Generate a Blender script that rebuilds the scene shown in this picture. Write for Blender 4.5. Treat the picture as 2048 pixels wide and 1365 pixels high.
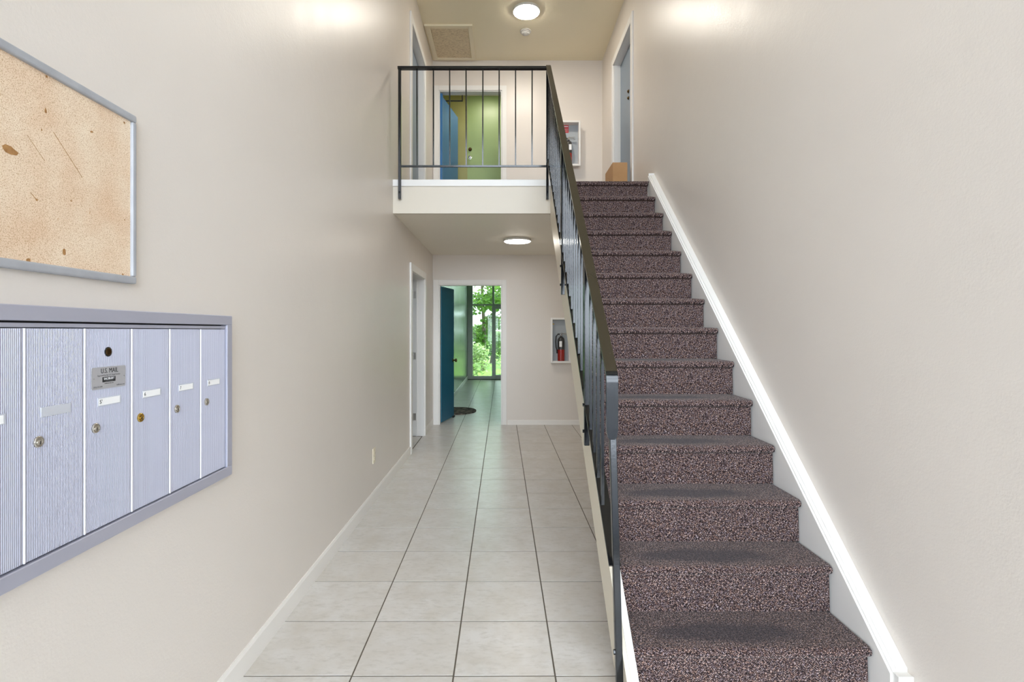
import bpy, bmesh, math, random
from mathutils import Vector, Matrix

random.seed(7)
C = bpy.context.scene.collection
for o in list(bpy.data.objects):
    bpy.data.objects.remove(o)
sc = bpy.context.scene
PI = math.pi

# ------------------------------------------------------------------ camera, world, sun, exposure
F = 1079.0
CH = 1.365
cam_d = bpy.data.cameras.new('camera')
cam = bpy.data.objects.new('camera', cam_d)
C.objects.link(cam)
cam.location = (0, 0, CH)
cam.rotation_euler = (PI / 2, 0, 0)
cam_d.sensor_width = 36
cam_d.lens = F / 2048 * 36
cam_d.shift_x = (1024 - 1009) / 2048
cam_d.shift_y = (662 - 682.5) / 2048
cam_d.clip_start = 0.02
cam_d.clip_end = 300
sc.camera = cam

world = bpy.data.worlds.new('world')
sc.world = world
world.use_nodes = True
wn = world.node_tree
bg = wn.nodes['Background']
bg.inputs[0].default_value = (0.84, 0.865, 1.03, 1)
bg.inputs[1].default_value = 14.0

sun_d = bpy.data.lights.new('sun', 'SUN')
sun_d.energy = 20
sun_d.angle = 0.01
sun_d.color = (1.0, 0.94, 0.84)
sun = bpy.data.objects.new('sun', sun_d)
C.objects.link(sun)
_az, _el = math.radians(32), math.radians(52)
sun.rotation_euler = Vector((math.cos(_el) * math.cos(_az), math.cos(_el) * math.sin(_az), math.sin(_el))).to_track_quat('Z', 'Y').to_euler()

for (py, ry, nm) in ((-1.02, -PI / 2, 'entrance_daylight'), (15.35, PI / 2, 'rear_daylight')):
    ld = bpy.data.lights.new(nm, 'AREA')
    ld.shape = 'RECTANGLE'
    ld.size = 2.4
    ld.size_y = 5.2
    ld.cycles.is_portal = True
    lo = bpy.data.objects.new(nm, ld)
    C.objects.link(lo)
    lo.location = (0.19, py, 2.65)
    lo.rotation_euler = (PI / 2 if py < 0 else -PI / 2, 0, 0)

LAMP_E = 34.0
sc.view_settings.view_transform = 'Standard'
sc.view_settings.look = 'None'
sc.view_settings.gamma = 1
sc.view_settings.use_curve_mapping = False
sc.view_settings.exposure = 0.0
sc.cycles.max_bounces = 12
sc.cycles.diffuse_bounces = 8
sc.cycles.transparent_max_bounces = 12

# ------------------------------------------------------------------ materials
def lin(r, g, b):
    f = lambda c: (c / 255) / 12.92 if c / 255 <= 0.04045 else ((c / 255 + 0.055) / 1.055) ** 2.4
    return (f(r), f(g), f(b), 1)

class NT:
    def __init__(s, name):
        s.m = bpy.data.materials.new(name)
        s.m.use_nodes = True
        s.t = s.m.node_tree
        s.b = s.t.nodes['Principled BSDF']
    def n(s, typ, **kw):
        nd = s.t.nodes.new(typ)
        for k, v in kw.items():
            setattr(nd, k, v)
        return nd
    def l(s, a, b):
        s.t.links.new(a, b)
    def coord(s, kind='Object', scale=(1, 1, 1), rnd=False):
        tc = s.n('ShaderNodeTexCoord')
        mp = s.n('ShaderNodeMapping')
        mp.inputs['Scale'].default_value = scale
        s.l(tc.outputs[kind], mp.inputs[0])
        if rnd:
            oi = s.n('ShaderNodeObjectInfo')
            mm = s.n('ShaderNodeMath', operation='MULTIPLY')
            mm.inputs[1].default_value = 97.0
            s.l(oi.outputs['Random'], mm.inputs[0])
            cb = s.n('ShaderNodeCombineXYZ')
            for i in range(3):
                s.l(mm.outputs[0], cb.inputs[i])
            s.l(cb.outputs[0], mp.inputs['Location'])
        return mp.outputs[0]
    def noise(s, vec, scale, detail=3, rough=0.55):
        nd = s.n('ShaderNodeTexNoise')
        nd.inputs['Scale'].default_value = scale
        nd.inputs['Detail'].default_value = detail
        nd.inputs['Roughness'].default_value = rough
        s.l(vec, nd.inputs['Vector'])
        return nd.outputs['Fac']
    def ramp(s, fac, stops, interp='LINEAR'):
        r = s.n('ShaderNodeValToRGB')
        r.color_ramp.interpolation = interp
        el = r.color_ramp.elements
        while len(el) < len(stops):
            el.new(0.5)
        for e, (p, c) in zip(el, stops):
            e.position = p
            e.color = c if len(c) == 4 else (*c, 1)
        s.l(fac, r.inputs[0])
        return r.outputs[0]
    def mix(s, fac, a, b, mode='MIX'):
        m = s.n('ShaderNodeMix', data_type='RGBA', blend_type=mode)
        for sock, v in ((m.inputs[0], fac), (m.inputs[6], a), (m.inputs[7], b)):
            if hasattr(v, 'is_linked'):
                s.l(v, sock)
            else:
                sock.default_value = v
        return m.outputs[2]
    def bump(s, h, strength=0.2, dist=0.01):
        b = s.n('ShaderNodeBump')
        b.inputs['Strength'].default_value = strength
        b.inputs['Distance'].default_value = dist
        s.l(h, b.inputs['Height'])
        s.l(b.outputs[0], s.b.inputs['Normal'])
        return b
    def set(s, col=None, rough=None, metal=None, spec=None, coat=None):
        if col is not None:
            if hasattr(col, 'is_linked'):
                s.l(col, s.b.inputs['Base Color'])
            else:
                s.b.inputs['Base Color'].default_value = col
        if rough is not None:
            if hasattr(rough, 'is_linked'):
                s.l(rough, s.b.inputs['Roughness'])
            else:
                s.b.inputs['Roughness'].default_value = rough
        if metal is not None:
            s.b.inputs['Metallic'].default_value = metal
        if spec is not None:
            s.b.inputs['Specular IOR Level'].default_value = spec
        if coat is not None:
            s.b.inputs['Coat Weight'].default_value = coat
        return s.m

def paint(name, c, rough=0.4, var=0.03, bump=0.08, bscale=160, spec=0.5):
    t = NT(name)
    v = t.coord()
    f = t.noise(v, 1.3, 4)
    c2 = tuple(max(0, x * (1 - var * 3)) for x in c[:3]) + (1,)
    col = t.mix(f, c, c2)
    t.set(col, rough, spec=spec)
    if bump:
        h = t.noise(v, bscale, 2)
        t.bump(h, bump, 0.004)
    return t.m

def wall_mat(name, c, rough=0.36):
    t = NT(name)
    v = t.coord()
    big = t.noise(v, 0.9, 3)
    c2 = tuple(x * 0.93 for x in c[:3]) + (1,)
    col = t.mix(big, c, c2)
    # few scuffs
    sc1 = t.noise(t.coord(scale=(1, 3.2, 1)), 6.5, 6, 0.7)
    scm = t.ramp(sc1, [(0.74, (0, 0, 0)), (0.80, (1, 1, 1))])
    col = t.mix(t.mix(0.75, scm, (0, 0, 0, 1)), col, tuple(x * 0.55 for x in c[:3]) + (1,))
    rg = t.n('ShaderNodeMapRange')
    rg.inputs[3].default_value = rough - 0.05
    rg.inputs[4].default_value = rough + 0.08
    t.l(t.noise(v, 3, 3), rg.inputs[0])
    t.set(col, rg.outputs[0], spec=0.5)
    a = t.noise(v, 130, 2)
    b = t.noise(v, 9, 3)
    ad = t.n('ShaderNodeMath', operation='MULTIPLY_ADD')
    t.l(b, ad.inputs[0]); ad.inputs[1].default_value = 3.0
    t.l(a, ad.inputs[2])
    t.bump(ad.outputs[0], 0.22, 0.0022)
    return t.m

M = {}
M['wall'] = wall_mat('wall_paint', lin(230, 222, 213), 0.34)
M['ceil'] = wall_mat('ceiling_paint', lin(250, 240, 210), 0.42)
M['ceil_low'] = wall_mat('ceiling_paint_lower', lin(246, 240, 226), 0.45)
M['trim'] = paint('trim_white', lin(240, 238, 234), 0.35, 0.02, 0.05, 60)
M['base'] = paint('baseboard_white', lin(248, 244, 238), 0.35, 0.05, 0.08, 40)
M['fascia'] = paint('fascia_cream', lin(224, 215, 199), 0.45, 0.02, 0.05, 60)
M['stringer'] = paint('stringer_cream', lin(222, 214, 196), 0.4, 0.02, 0.05, 60)
M['greenlit_wall'] = wall_mat('rear_wall_green_light', lin(158, 182, 158), 0.2)  # green light from the foliage painted into the rear wall colour
M['teal'] = paint('teal_door_paint', lin(38, 116, 150), 0.35, 0.08, 0.06, 50)
M['bluedoor'] = paint('blue_door_paint', lin(62, 124, 184), 0.3, 0.08, 0.06, 50)
M['greydoor'] = paint('grey_blue_door_paint', lin(132, 146, 160), 0.4, 0.06, 0.05, 50)
M['greenlit_door'] = paint('door_green_reflection', lin(172, 196, 134), 0.36, 0.10, 0.12, 14)  # foliage reflected in the glossy door, painted in as pale green
M['olive_lit_wall'] = paint('vestibule_wall_green_light', lin(170, 168, 108), 0.4)  # greenish corridor light put into the vestibule wall colour
M['roomgrey'] = paint('room_paint', lin(190, 186, 176), 0.6)
M['concrete'] = paint('concrete', lin(150, 146, 138), 0.9, 0.08, 0.3, 30)

def metal(name, c, rough=0.3, bump=0):
    t = NT(name)
    v = t.coord()
    col = t.mix(t.noise(v, 25, 3), c, tuple(x * 0.9 for x in c[:3]) + (1,))
    t.set(col, rough, 1.0)
    if bump:
        t.bump(t.noise(v, 80, 2), bump, 0.002)
    return t.m
M['chrome'] = metal('chrome', lin(225, 225, 228), 0.15)
M['steel'] = metal('worn_steel', lin(222, 218, 210), 0.3)
M['brass'] = metal('brass', lin(214, 180, 96), 0.25)
M['bronze'] = metal('dark_bronze', lin(96, 74, 44), 0.3)
M['plate'] = paint('engraved_plate', lin(176, 174, 176), 0.45, 0.02, 0)
t = NT('satin_aluminium')
v = t.coord(scale=(1, 1, 1))
t.set(t.mix(t.noise(v, 2.0, 3), lin(192, 192, 206), lin(183, 184, 199)), 0.42, 0.35)
M['alu'] = t.m
M['bright_edge'] = paint('bright_edge', lin(250, 250, 255), 0.25, 0, 0)
t = NT('dull_aluminium')
v = t.coord()
t.set(t.mix(t.noise(v, 18, 5), lin(190, 192, 196), lin(158, 160, 166)), 0.6, 0.15)
M['alu2'] = t.m

t = NT('window_frame_grey')
t.set(t.mix(t.noise(t.coord(), 6, 3), lin(204, 206, 198), lin(186, 190, 182)), 0.45, 0.3)
M['wframe'] = t.m

# glossy black enamel with paint chips
t = NT('black_enamel')
v = t.coord()
chip = t.ramp(t.noise(v, 42, 6, 0.75), [(0.735, (0, 0, 0)), (0.75, (1, 1, 1))])
t.set(t.mix(chip, lin(20, 21, 23), lin(196, 190, 172)), 0.13, 0.0, 0.5)
t.bump(t.noise(v, 110, 2, 0.5), 0.10, 0.0015)
M['black'] = t.m
t = NT('handrail_ceiling_sheen')  # black enamel browned to paint in the warm ceiling's reflection
v = t.coord()
chip = t.ramp(t.noise(v, 38, 6, 0.75), [(0.70, (0, 0, 0)), (0.72, (1, 1, 1))])
t.set(t.mix(chip, lin(50, 44, 33), lin(206, 200, 182)), 0.2, 0.0, 0.5)
t.bump(t.noise(v, 110, 2, 0.5), 0.08, 0.0015)
M['railtop'] = t.m
t = NT('black_rubber')
t.set(t.mix(t.noise(t.coord(), 60, 2), lin(24, 24, 24), lin(36, 36, 36)), 0.6)
M['rubber'] = t.m
t = NT('print_black')
t.set(t.mix(t.noise(t.coord(), 30, 2), lin(28, 28, 30), lin(40, 40, 42)), 0.6)
M['ink'] = t.m
t = NT('print_grey')
t.set(t.mix(t.noise(t.coord(), 30, 2), lin(104, 102, 102), lin(116, 114, 114)), 0.6)
M['inkgrey'] = t.m
t = NT('label_paper')
t.set(t.mix(t.noise(t.coord(), 40, 2), (1, 1, 1, 1), (0.97, 0.97, 0.97, 1)), 0.3)
M['paper'] = t.m
t = NT('clear_holder')
t.set(t.mix(t.noise(t.coord(), 10, 2), lin(206, 208, 216), lin(200, 203, 212)), 0.12)
M['clear'] = t.m
t = NT('smoke_detector_plastic')
t.set(t.mix(t.noise(t.coord(), 10, 2), lin(226, 224, 218), lin(214, 212, 206)), 0.5)
M['plastic'] = t.m
t = NT('outlet_ivory')
t.set(t.mix(t.noise(t.coord(), 10, 2), lin(238, 228, 204), lin(230, 220, 196)), 0.4)
M['ivory'] = t.m
t = NT('extinguisher_red')
t.set(t.mix(t.noise(t.coord(), 8, 2), lin(168, 34, 26), lin(138, 24, 20)), 0.2, coat=0.5)
M['red'] = t.m
t = NT('sticker_red')
t.set(t.mix(t.noise(t.coord(), 8, 2), lin(206, 60, 66), lin(196, 52, 58)), 0.5)
M['stickred'] = t.m
t = NT('extinguisher_grey')
t.set(t.mix(t.noise(t.coord(scale=(3, 3, 14)), 20, 2), lin(90, 88, 86), lin(40, 40, 42)), 0.3, 0.3)
M['extgrey'] = t.m
M['cabinet'] = paint('cabinet_white', lin(246, 244, 240), 0.4, 0.03, 0.03)
M['cabinet_in'] = paint('cabinet_grey', lin(176, 182, 186), 0.5, 0.03, 0.03)

t = NT('cardboard')
v = t.coord(scale=(1, 1, 1))
t.set(t.mix(t.noise(v, 12, 4), lin(192, 150, 104), lin(178, 136, 92)), 0.8)
M['card'] = t.m

# lamp
t = NT('lamp_diffuser')
t.b.inputs['Emission Color'].default_value = (1.0, 0.93, 0.82, 1)
t.b.inputs['Emission Strength'].default_value = LAMP_E
t.set(t.mix(t.noise(t.coord(), 5, 1), lin(250, 250, 250), lin(245, 245, 245)), 0.4)
M['lamp'] = t.m
M['lamp_upper'] = M['lamp'].copy()
M['lamp_upper'].name = 'lamp_diffuser_upper'
M['lamp_upper'].node_tree.nodes['Principled BSDF'].inputs['Emission Strength'].default_value = LAMP_E * 3.2

# tile
t = NT('ceramic_tile')
v = t.coord(rnd=True)
a = t.noise(v, 7, 5, 0.6)
b = t.noise(t.coord(scale=(1, 2.4, 1), rnd=True), 22, 5, 0.65)
oi = t.n('ShaderNodeObjectInfo')
base = t.mix(oi.outputs['Random'], lin(222, 219, 215), lin(216, 212, 207))
col = t.mix(t.ramp(a, [(0.35, (0, 0, 0)), (0.7, (1, 1, 1))]), base, lin(206, 200, 191))
st = t.ramp(b, [(0.50, (0, 0, 0)), (0.72, (0.7, 0.7, 0.7))])
col = t.mix(st, col, lin(192, 187, 178))
rg = t.n('ShaderNodeMapRange')
rg.inputs[3].default_value = 0.24
rg.inputs[4].default_value = 0.36
t.l(b, rg.inputs[0])
t.set(col, rg.outputs[0], spec=0.45)
t.bump(b, 0.08, 0.002)
M['tile'] = t.m
t = NT('grout')
t.set(t.mix(t.noise(t.coord(), 14, 4), lin(112, 104, 92), lin(84, 76, 66)), 0.85)
M['grout'] = t.m

# herringbone-flecked carpet with worn centre
def carpet(name, worn=True):
    t = NT(name)
    tc = t.n('ShaderNodeTexCoord')
    sep = t.n('ShaderNodeSeparateXYZ')
    t.l(tc.outputs['Object'], sep.inputs[0])
    def mt(op, a, b=None, c=None):
        m = t.n('ShaderNodeMath', operation=op)
        for i, q in enumerate((a, b, c)):
            if q is None:
                continue
            if hasattr(q, 'is_linked'):
                t.l(q, m.inputs[i])
            else:
                m.inputs[i].default_value = q
        return m.outputs[0]
    x, y, z = sep.outputs
    w = mt('ADD', y, z)      # runs along the carpet, over treads and down risers
    def streak(ang, off):
        ca, sa = math.cos(ang), math.sin(ang)
        u = mt('ADD', mt('MULTIPLY', x, ca), mt('MULTIPLY', w, sa))
        q = mt('SUBTRACT', mt('MULTIPLY', w, ca), mt('MULTIPLY', x, sa))
        cb = t.n('ShaderNodeCombineXYZ')
        t.l(mt('MULTIPLY', u, 112.0), cb.inputs[0])
        t.l(mt('MULTIPLY', q, 370.0), cb.inputs[1])
        cb.inputs[2].default_value = off
        nd = t.n('ShaderNodeTexNoise')
        nd.inputs['Scale'].default_value = 1.0
        nd.inputs['Detail'].default_value = 2.0
        t.l(cb.outputs[0], nd.inputs['Vector'])
        return nd
    s1 = streak(math.radians(42), 0)
    s2 = streak(math.radians(-42), 7)
    # alternate the two directions in zig-zag bands
    band = mt('GREATER_THAN', mt('SINE', mt('MULTIPLY', x, 2 * PI / 0.024)), 0.0)
    f = t.n('ShaderNodeMix', data_type='FLOAT')
    t.l(band, f.inputs[0]); t.l(s1.outputs['Fac'], f.inputs[2]); t.l(s2.outputs['Fac'], f.inputs[3])
    fac = f.outputs[0]
    col = t.ramp(fac, [(0.36, lin(14, 11, 13)), (0.45, lin(36, 28, 30)), (0.52, lin(84, 68, 70)), (0.585, lin(158, 142, 144)), (0.66, lin(228, 218, 214))])
    hue = t.n('ShaderNodeTexNoise')
    hue.inputs['Scale'].default_value = 120
    t.l(tc.outputs['Object'], hue.inputs['Vector'])
    tint = t.ramp(hue.outputs['Fac'], [(0.35, (0.80, 0.54, 0.38)), (0.5, (0.74, 0.60, 0.52)), (0.65, (0.66, 0.62, 0.70))])
    col = t.mix(0.8, col, tint, 'MULTIPLY')
    if worn:
        # foot wear: an oval in the middle of every tread (local x from the stair centre, local y from the nose)
        nx = mt('DIVIDE', mt('ADD', x, 0.05), 0.36)
        ny = mt('DIVIDE', mt('SUBTRACT', y, 0.11), 0.085)
        d = mt('SQRT', mt('ADD', mt('MULTIPLY', nx, nx), mt('MULTIPLY', ny, ny)))
        ns = t.noise(tc.outputs['Object'], 9, 3)
        d2 = mt('ADD', d, mt('MULTIPLY', mt('SUBTRACT', ns, 0.5), 0.9))
        msk = t.ramp(d2, [(0.55, (1, 1, 1)), (1.2, (0, 0, 0))])
        top = mt('GREATER_THAN', z, -0.02)
        m2 = mt('MULTIPLY', mt('MULTIPLY', msk, top), 0.72)
        col = t.mix(m2, col, lin(48, 42, 48))
        # brownish seam under the nosing roll
        sm = mt('LESS_THAN', mt('ABSOLUTE', mt('ADD', z, 0.040)), 0.004)
        fr = mt('LESS_THAN', y, 0.035)
        col = t.mix(mt('MULTIPLY', mt('MULTIPLY', sm, fr), 0.75), col, lin(60, 36, 22))
    t.set(col, 0.95, spec=0.1)
    t.b.inputs['Sheen Weight'].default_value = 0.15
    t.bump(fac, 0.9, 0.004)
    return t.m
M['carpet'] = carpet('flecked_carpet')
M['carpet2'] = carpet('flecked_carpet_landing', False)

# cork
t = NT('cork')
v = t.coord()
fine = t.noise(v, 420, 3, 0.7)
mid = t.noise(v, 8, 4)
grain = t.ramp(fine, [(0.34, lin(190, 156, 118)), (0.46, lin(236, 214, 186)), (0.62, lin(248, 232, 210))])
col = t.mix(t.ramp(mid, [(0.3, (0, 0, 0)), (0.7, (0.7, 0.7, 0.7))]), grain, lin(238, 220, 206), 'MULTIPLY')
st = t.ramp(t.noise(v, 13, 4, 0.6), [(0.71, (0, 0, 0)), (0.735, (0.8, 0.8, 0.8))])
col = t.mix(st, col, lin(196, 144, 88))
t.set(col, 0.85, spec=0.2)
t.bump(fine, 0.3, 0.002)
M['cork'] = t.m
t = NT('cork_mark')
t.set(t.mix(t.noise(t.coord(), 90, 4), lin(120, 74, 34), lin(206, 158, 100)), 0.9)
M['corkmark'] = t.m

t = NT('access_panel_texture')
v = t.coord(scale=(1, 2, 1))
f = t.noise(v, 34, 5, 0.7)
t.set(t.ramp(f, [(0.3, lin(176, 158, 128)), (0.5, lin(226, 210, 178)), (0.7, lin(234, 220, 190))]), 0.8)
t.bump(f, 0.6, 0.01)
M['hatch'] = t.m
M['hatchtrim'] = paint('hatch_trim', lin(246, 236, 208), 0.5)

t = NT('doormat_fibre')
v = t.coord()
f = t.noise(v, 14, 4, 0.7)
t.set(t.ramp(f, [(0.38, lin(40, 36, 34)), (0.5, lin(96, 84, 74)), (0.6, lin(140, 128, 114))]), 0.95)
t.bump(t.noise(v, 200, 2), 0.6, 0.006)
M['mat'] = t.m

t = NT('lawn')
v = t.coord()
t.set(t.ramp(t.noise(v, 6, 5, 0.7), [(0.3, lin(74, 112, 38)), (0.6, lin(128, 168, 64))]), 0.9)
t.bump(t.noise(v, 60, 3), 0.6, 0.03)
M['lawn'] = t.m
t = NT('paving')
t.set(t.mix(t.noise(t.coord(), 5, 4), lin(104, 106, 112), lin(90, 92, 98)), 0.9)
M['paving'] = t.m

def leaf_mat(name, c1, c2):
    t = NT(name)
    v = t.coord()
    col = t.mix(t.noise(v, 2.1, 3), c1, c2)
    t.set(col, 0.45)
    tr = t.n('ShaderNodeBsdfTranslucent')
    t.l(t.mix(0.5, col, lin(160, 192, 92)), tr.inputs[0])
    ms = t.n('ShaderNodeMixShader')
    ms.inputs[0].default_value = 0.4
    t.l(t.b.outputs[0], ms.inputs[1])
    t.l(tr.outputs[0], ms.inputs[2])
    t.l(ms.outputs[0], t.t.nodes['Material Output'].inputs[0])
    return t.m
M['leaf'] = leaf_mat('leaf_green', lin(62, 98, 42), lin(106, 140, 66))
M['leaf2'] = leaf_mat('leaf_dark_green', lin(40, 82, 34), lin(76, 118, 48))
M['leaf3'] = leaf_mat('leaf_pale_green', lin(150, 165, 120), lin(190, 198, 168))
M['bark'] = paint('bark', lin(104, 92, 78), 0.9, 0.15, 0.6, 30)

t = NT('window_glass')
gl = t.n('ShaderNodeBsdfGlossy')
gl.inputs['Roughness'].default_value = 0.02
tp = t.n('ShaderNodeBsdfTransparent')
tp.inputs[0].default_value = (0.93, 0.97, 0.94, 1)
fr = t.n('ShaderNodeFresnel')
fr.inputs[0].default_value = 1.45
ms = t.n('ShaderNodeMixShader')
t.l(fr.outputs[0], ms.inputs[0]); t.l(tp.outputs[0], ms.inputs[1]); t.l(gl.outputs[0], ms.inputs[2])
t.l(ms.outputs[0], t.t.nodes['Material Output'].inputs[0])
M['glass'] = t.m
M['tinted_glass'] = M['glass'].copy()
M['tinted_glass'].name = 'tinted_glass'
for nd in M['tinted_glass'].node_tree.nodes:
    if nd.type == 'BSDF_TRANSPARENT':
        nd.inputs[0].default_value = (0.56, 0.64, 0.58, 1)

# ------------------------------------------------------------------ mesh helpers
class MB:
    """collects shapes (local coordinates) into one mesh"""
    def __init__(s):
        s.bm = bmesh.new()
    def box(s, x0, x1, y0, y1, z0, z1, bev=0.0, seg=2, rot=None):
        r = bmesh.ops.create_cube(s.bm, size=1)
        vs = r['verts']
        for v in vs:
            v.co = Vector(((x0 + x1) / 2 + v.co.x * (x1 - x0), (y0 + y1) / 2 + v.co.y * (y1 - y0), (z0 + z1) / 2 + v.co.z * (z1 - z0)))
        if bev:
            es = list({e for v in vs for e in v.link_edges})
            r2 = bmesh.ops.bevel(s.bm, geom=es, offset=bev, segments=seg, affect='EDGES', profile=0.5, clamp_overlap=True)
            vs = list({v for f in r2['faces'] for v in f.verts} | {v for v in vs if v.is_valid})
        if rot:
            bmesh.ops.transform(s.bm, matrix=rot, verts=vs)
        return s
    def bar(s, a, b, w, h, up=(0, 0, 1), bev=0.0):
        """square bar from a to b; w across, h along 'up'"""
        a, b = Vector(a), Vector(b)
        d = (b - a)
        L = d.length
        d.normalize()
        upv = Vector(up)
        side = d.cross(upv).normalized()
        u = side.cross(d).normalized()
        m = Matrix((side, d, u)).transposed().to_4x4()
        m.translation = (a + b) / 2
        return s.box(-w / 2, w / 2, -L / 2, L / 2, -h / 2, h / 2, bev, 1, m)
    def cyl(s, c, r, h, axis='z', seg=24, r2=None, bev=0.0):
        m = {'z': Matrix(), 'x': Matrix.Rotation(PI / 2, 4, 'Y'), 'y': Matrix.Rotation(-PI / 2, 4, 'X')}[axis]
        m = Matrix.Translation(c) @ m
        r_ = bmesh.ops.create_cone(s.bm, cap_ends=True, segments=seg, radius1=r, radius2=r if r2 is None else r2, depth=h, matrix=m)
        if bev:
            es = [e for e in {e for v in r_['verts'] for e in v.link_edges} if all(len(f.verts) > 3 for f in e.link_faces) and any(len(f.verts) == seg for f in e.link_faces)]
            bmesh.ops.bevel(s.bm, geom=es, offset=bev, segments=2, affect='EDGES')
        return s
    def lathe(s, prof, c=(0, 0, 0), seg=24, axis='z'):
        rings = []
        for r, z in prof:
            ring = []
            for i in range(seg):
                a = 2 * PI * i / seg
                p = Vector((r * math.cos(a), r * math.sin(a), z))
                if axis == 'y':
                    p = Vector((p.x, p.z, p.y))
                if axis == 'x':
                    p = Vector((p.z, p.x, p.y))
                ring.append(s.bm.verts.new(p + Vector(c)))
            rings.append(ring)
        for a, b in zip(rings, rings[1:]):
            for i in range(seg):
                s.bm.faces.new((a[i], a[(i + 1) % seg], b[(i + 1) % seg], b[i]))
        s.bm.faces.new(rings[0][::-1])
        s.bm.faces.new(rings[-1])
        return s
    def prism(s, pts, a0, a1, axis='x'):
        """extrude a closed polygon along an axis; pts are the other two coordinates in order"""
        def P(p, a):
            return {'x': (a, p[0], p[1]), 'y': (p[0], a, p[1]), 'z': (p[0], p[1], a)}[axis]
        A = [s.bm.verts.new(P(p, a0)) for p in pts]
        B = [s.bm.verts.new(P(p, a1)) for p in pts]
        n = len(pts)
        for i in range(n):
            s.bm.faces.new((A[i], A[(i + 1) % n], B[(i + 1) % n], B[i]))
        s.bm.faces.new(A[::-1])
        s.bm.faces.new(B)
        return s
    def tube(s, pts, r, seg=8):
        pts = [Vector(p) for p in pts]
        rings = []
        for i, p in enumerate(pts):
            d = (pts[min(i + 1, len(pts) - 1)] - pts[max(i - 1, 0)]).normalized()
            ref = Vector((1, 0, 0)) if abs(d.x) < 0.8 else Vector((0, 1, 0))
            u = d.cross(ref).normalized()
            w = d.cross(u).normalized()
            rr = r[i] if isinstance(r, (list, tuple)) else r
            rings.append([s.bm.verts.new(p + u * rr * math.cos(2 * PI * k / seg) + w * rr * math.sin(2 * PI * k / seg)) for k in range(seg)])
        for a, b in zip(rings, rings[1:]):
            for k in range(seg):
                s.bm.faces.new((a[k], a[(k + 1) % seg], b[(k + 1) % seg], b[k]))
        s.bm.faces.new(rings[0][::-1])
        s.bm.faces.new(rings[-1])
        return s
    def strip(s, path, w, th):
        """flat bar: path in (x,y,z), width w along x, thickness th normal to path"""
        path = [Vector(p) for p in path]
        rings = []
        for i, p in enumerate(path):
            d = (path[min(i + 1, len(path) - 1)] - path[max(i - 1, 0)]).normalized()
            X = Vector((1, 0, 0))
            n = X.cross(d).normalized()
            ww = w[i] if isinstance(w, (list, tuple)) else w
            rings.append([s.bm.verts.new(p + X * a * ww / 2 + n * b * th / 2) for a, b in ((-1, -1), (1, -1), (1, 1), (-1, 1))])
        for a, b in zip(rings, rings[1:]):
            for k in range(4):
                s.bm.faces.new((a[k], a[(k + 1) % 4], b[(k + 1) % 4], b[k]))
        s.bm.faces.new(rings[0][::-1])
        s.bm.faces.new(rings[-1])
        return s
    def move(s, d):
        bmesh.ops.translate(s.bm, verts=s.bm.verts, vec=d)
        return s
    def build(s, name, mat, parent=None, kind=None, label=None, smooth=False, loc=None):
        bmesh.ops.recalc_face_normals(s.bm, faces=s.bm.faces)
        me = bpy.data.meshes.new(name)
        s.bm.to_mesh(me)
        s.bm.free()
        me.materials.append(mat)
        if smooth:
            for p in me.polygons:
                p.use_smooth = True
            try:
                me.set_sharp_from_angle(angle=math.radians(35))
            except Exception:
                pass
        o = bpy.data.objects.new(name, me)
        C.objects.link(o)
        if parent is not None:
            o.parent = parent
        if loc is not None:
            o.location = loc
        if kind:
            o['kind'] = kind
        if label:
            o['label'] = label
        return o

def thing(name, label, cat, loc=(0, 0, 0), group=None, rz=0):
    o = bpy.data.objects.new(name, None)
    o.empty_display_size = 0.1
    C.objects.link(o)
    o.location = loc
    o.rotation_euler = (0, 0, rz)
    o['label'] = label
    o['category'] = cat
    if group:
        o['group'] = group
    return o

def tag(o, label, cat, group=None):
    o['label'] = label
    o['category'] = cat
    if group:
        o['group'] = group
    return o

def sroot(name, loc=(0, 0, 0)):
    o = bpy.data.objects.new(name, None)
    C.objects.link(o)
    o.location = loc
    o['kind'] = 'structure'
    return o

def text(name, body, size, loc, rot, mat, parent, align='CENTER', sx=1.0, ext=0.0002):
    cu = bpy.data.curves.new(name, 'FONT')
    cu.body = body
    cu.size = size
    cu.extrude = ext
    cu.align_x = align
    cu.align_y = 'CENTER'
    cu.resolution_u = 3
    tmp = bpy.data.objects.new(name, cu)
    C.objects.link(tmp)
    dg = bpy.context.evaluated_depsgraph_get()
    me = bpy.data.meshes.new_from_object(tmp.evaluated_get(dg))
    bpy.data.objects.remove(tmp)
    bpy.data.curves.remove(cu)
    me.materials.clear()
    me.materials.append(mat)
    o = bpy.data.objects.new(name, me)
    C.objects.link(o)
    o.location = loc
    o.rotation_euler = rot
    o.scale = (sx, 1, 1)
    o.parent = parent
    return o

def dup(root, loc, label, group=None):
    r = root.copy()
    C.objects.link(r)
    r.location = loc
    r['label'] = label
    if group:
        r['group'] = group
    for ch in list(root.children):
        c = ch.copy()
        C.objects.link(c)
        c.parent = r
        for g in ch.children:
            d = g.copy()
            C.objects.link(d)
            d.parent = c
    return r

# ------------------------------------------------------------------ dimensions
XL, XR = -1.043, 1.420          # side wall faces
YB = 7.834                      # back wall face
YF = -0.95                      # entrance glass wall
YW = 15.25                      # rear window wall
Z1, Z2, Z3 = 2.469, 2.773, 5.293
WT = 0.12
RISE, RUN = Z2 / 14, 0.2378
Y0 = 5.065                      # nose of the landing

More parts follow.
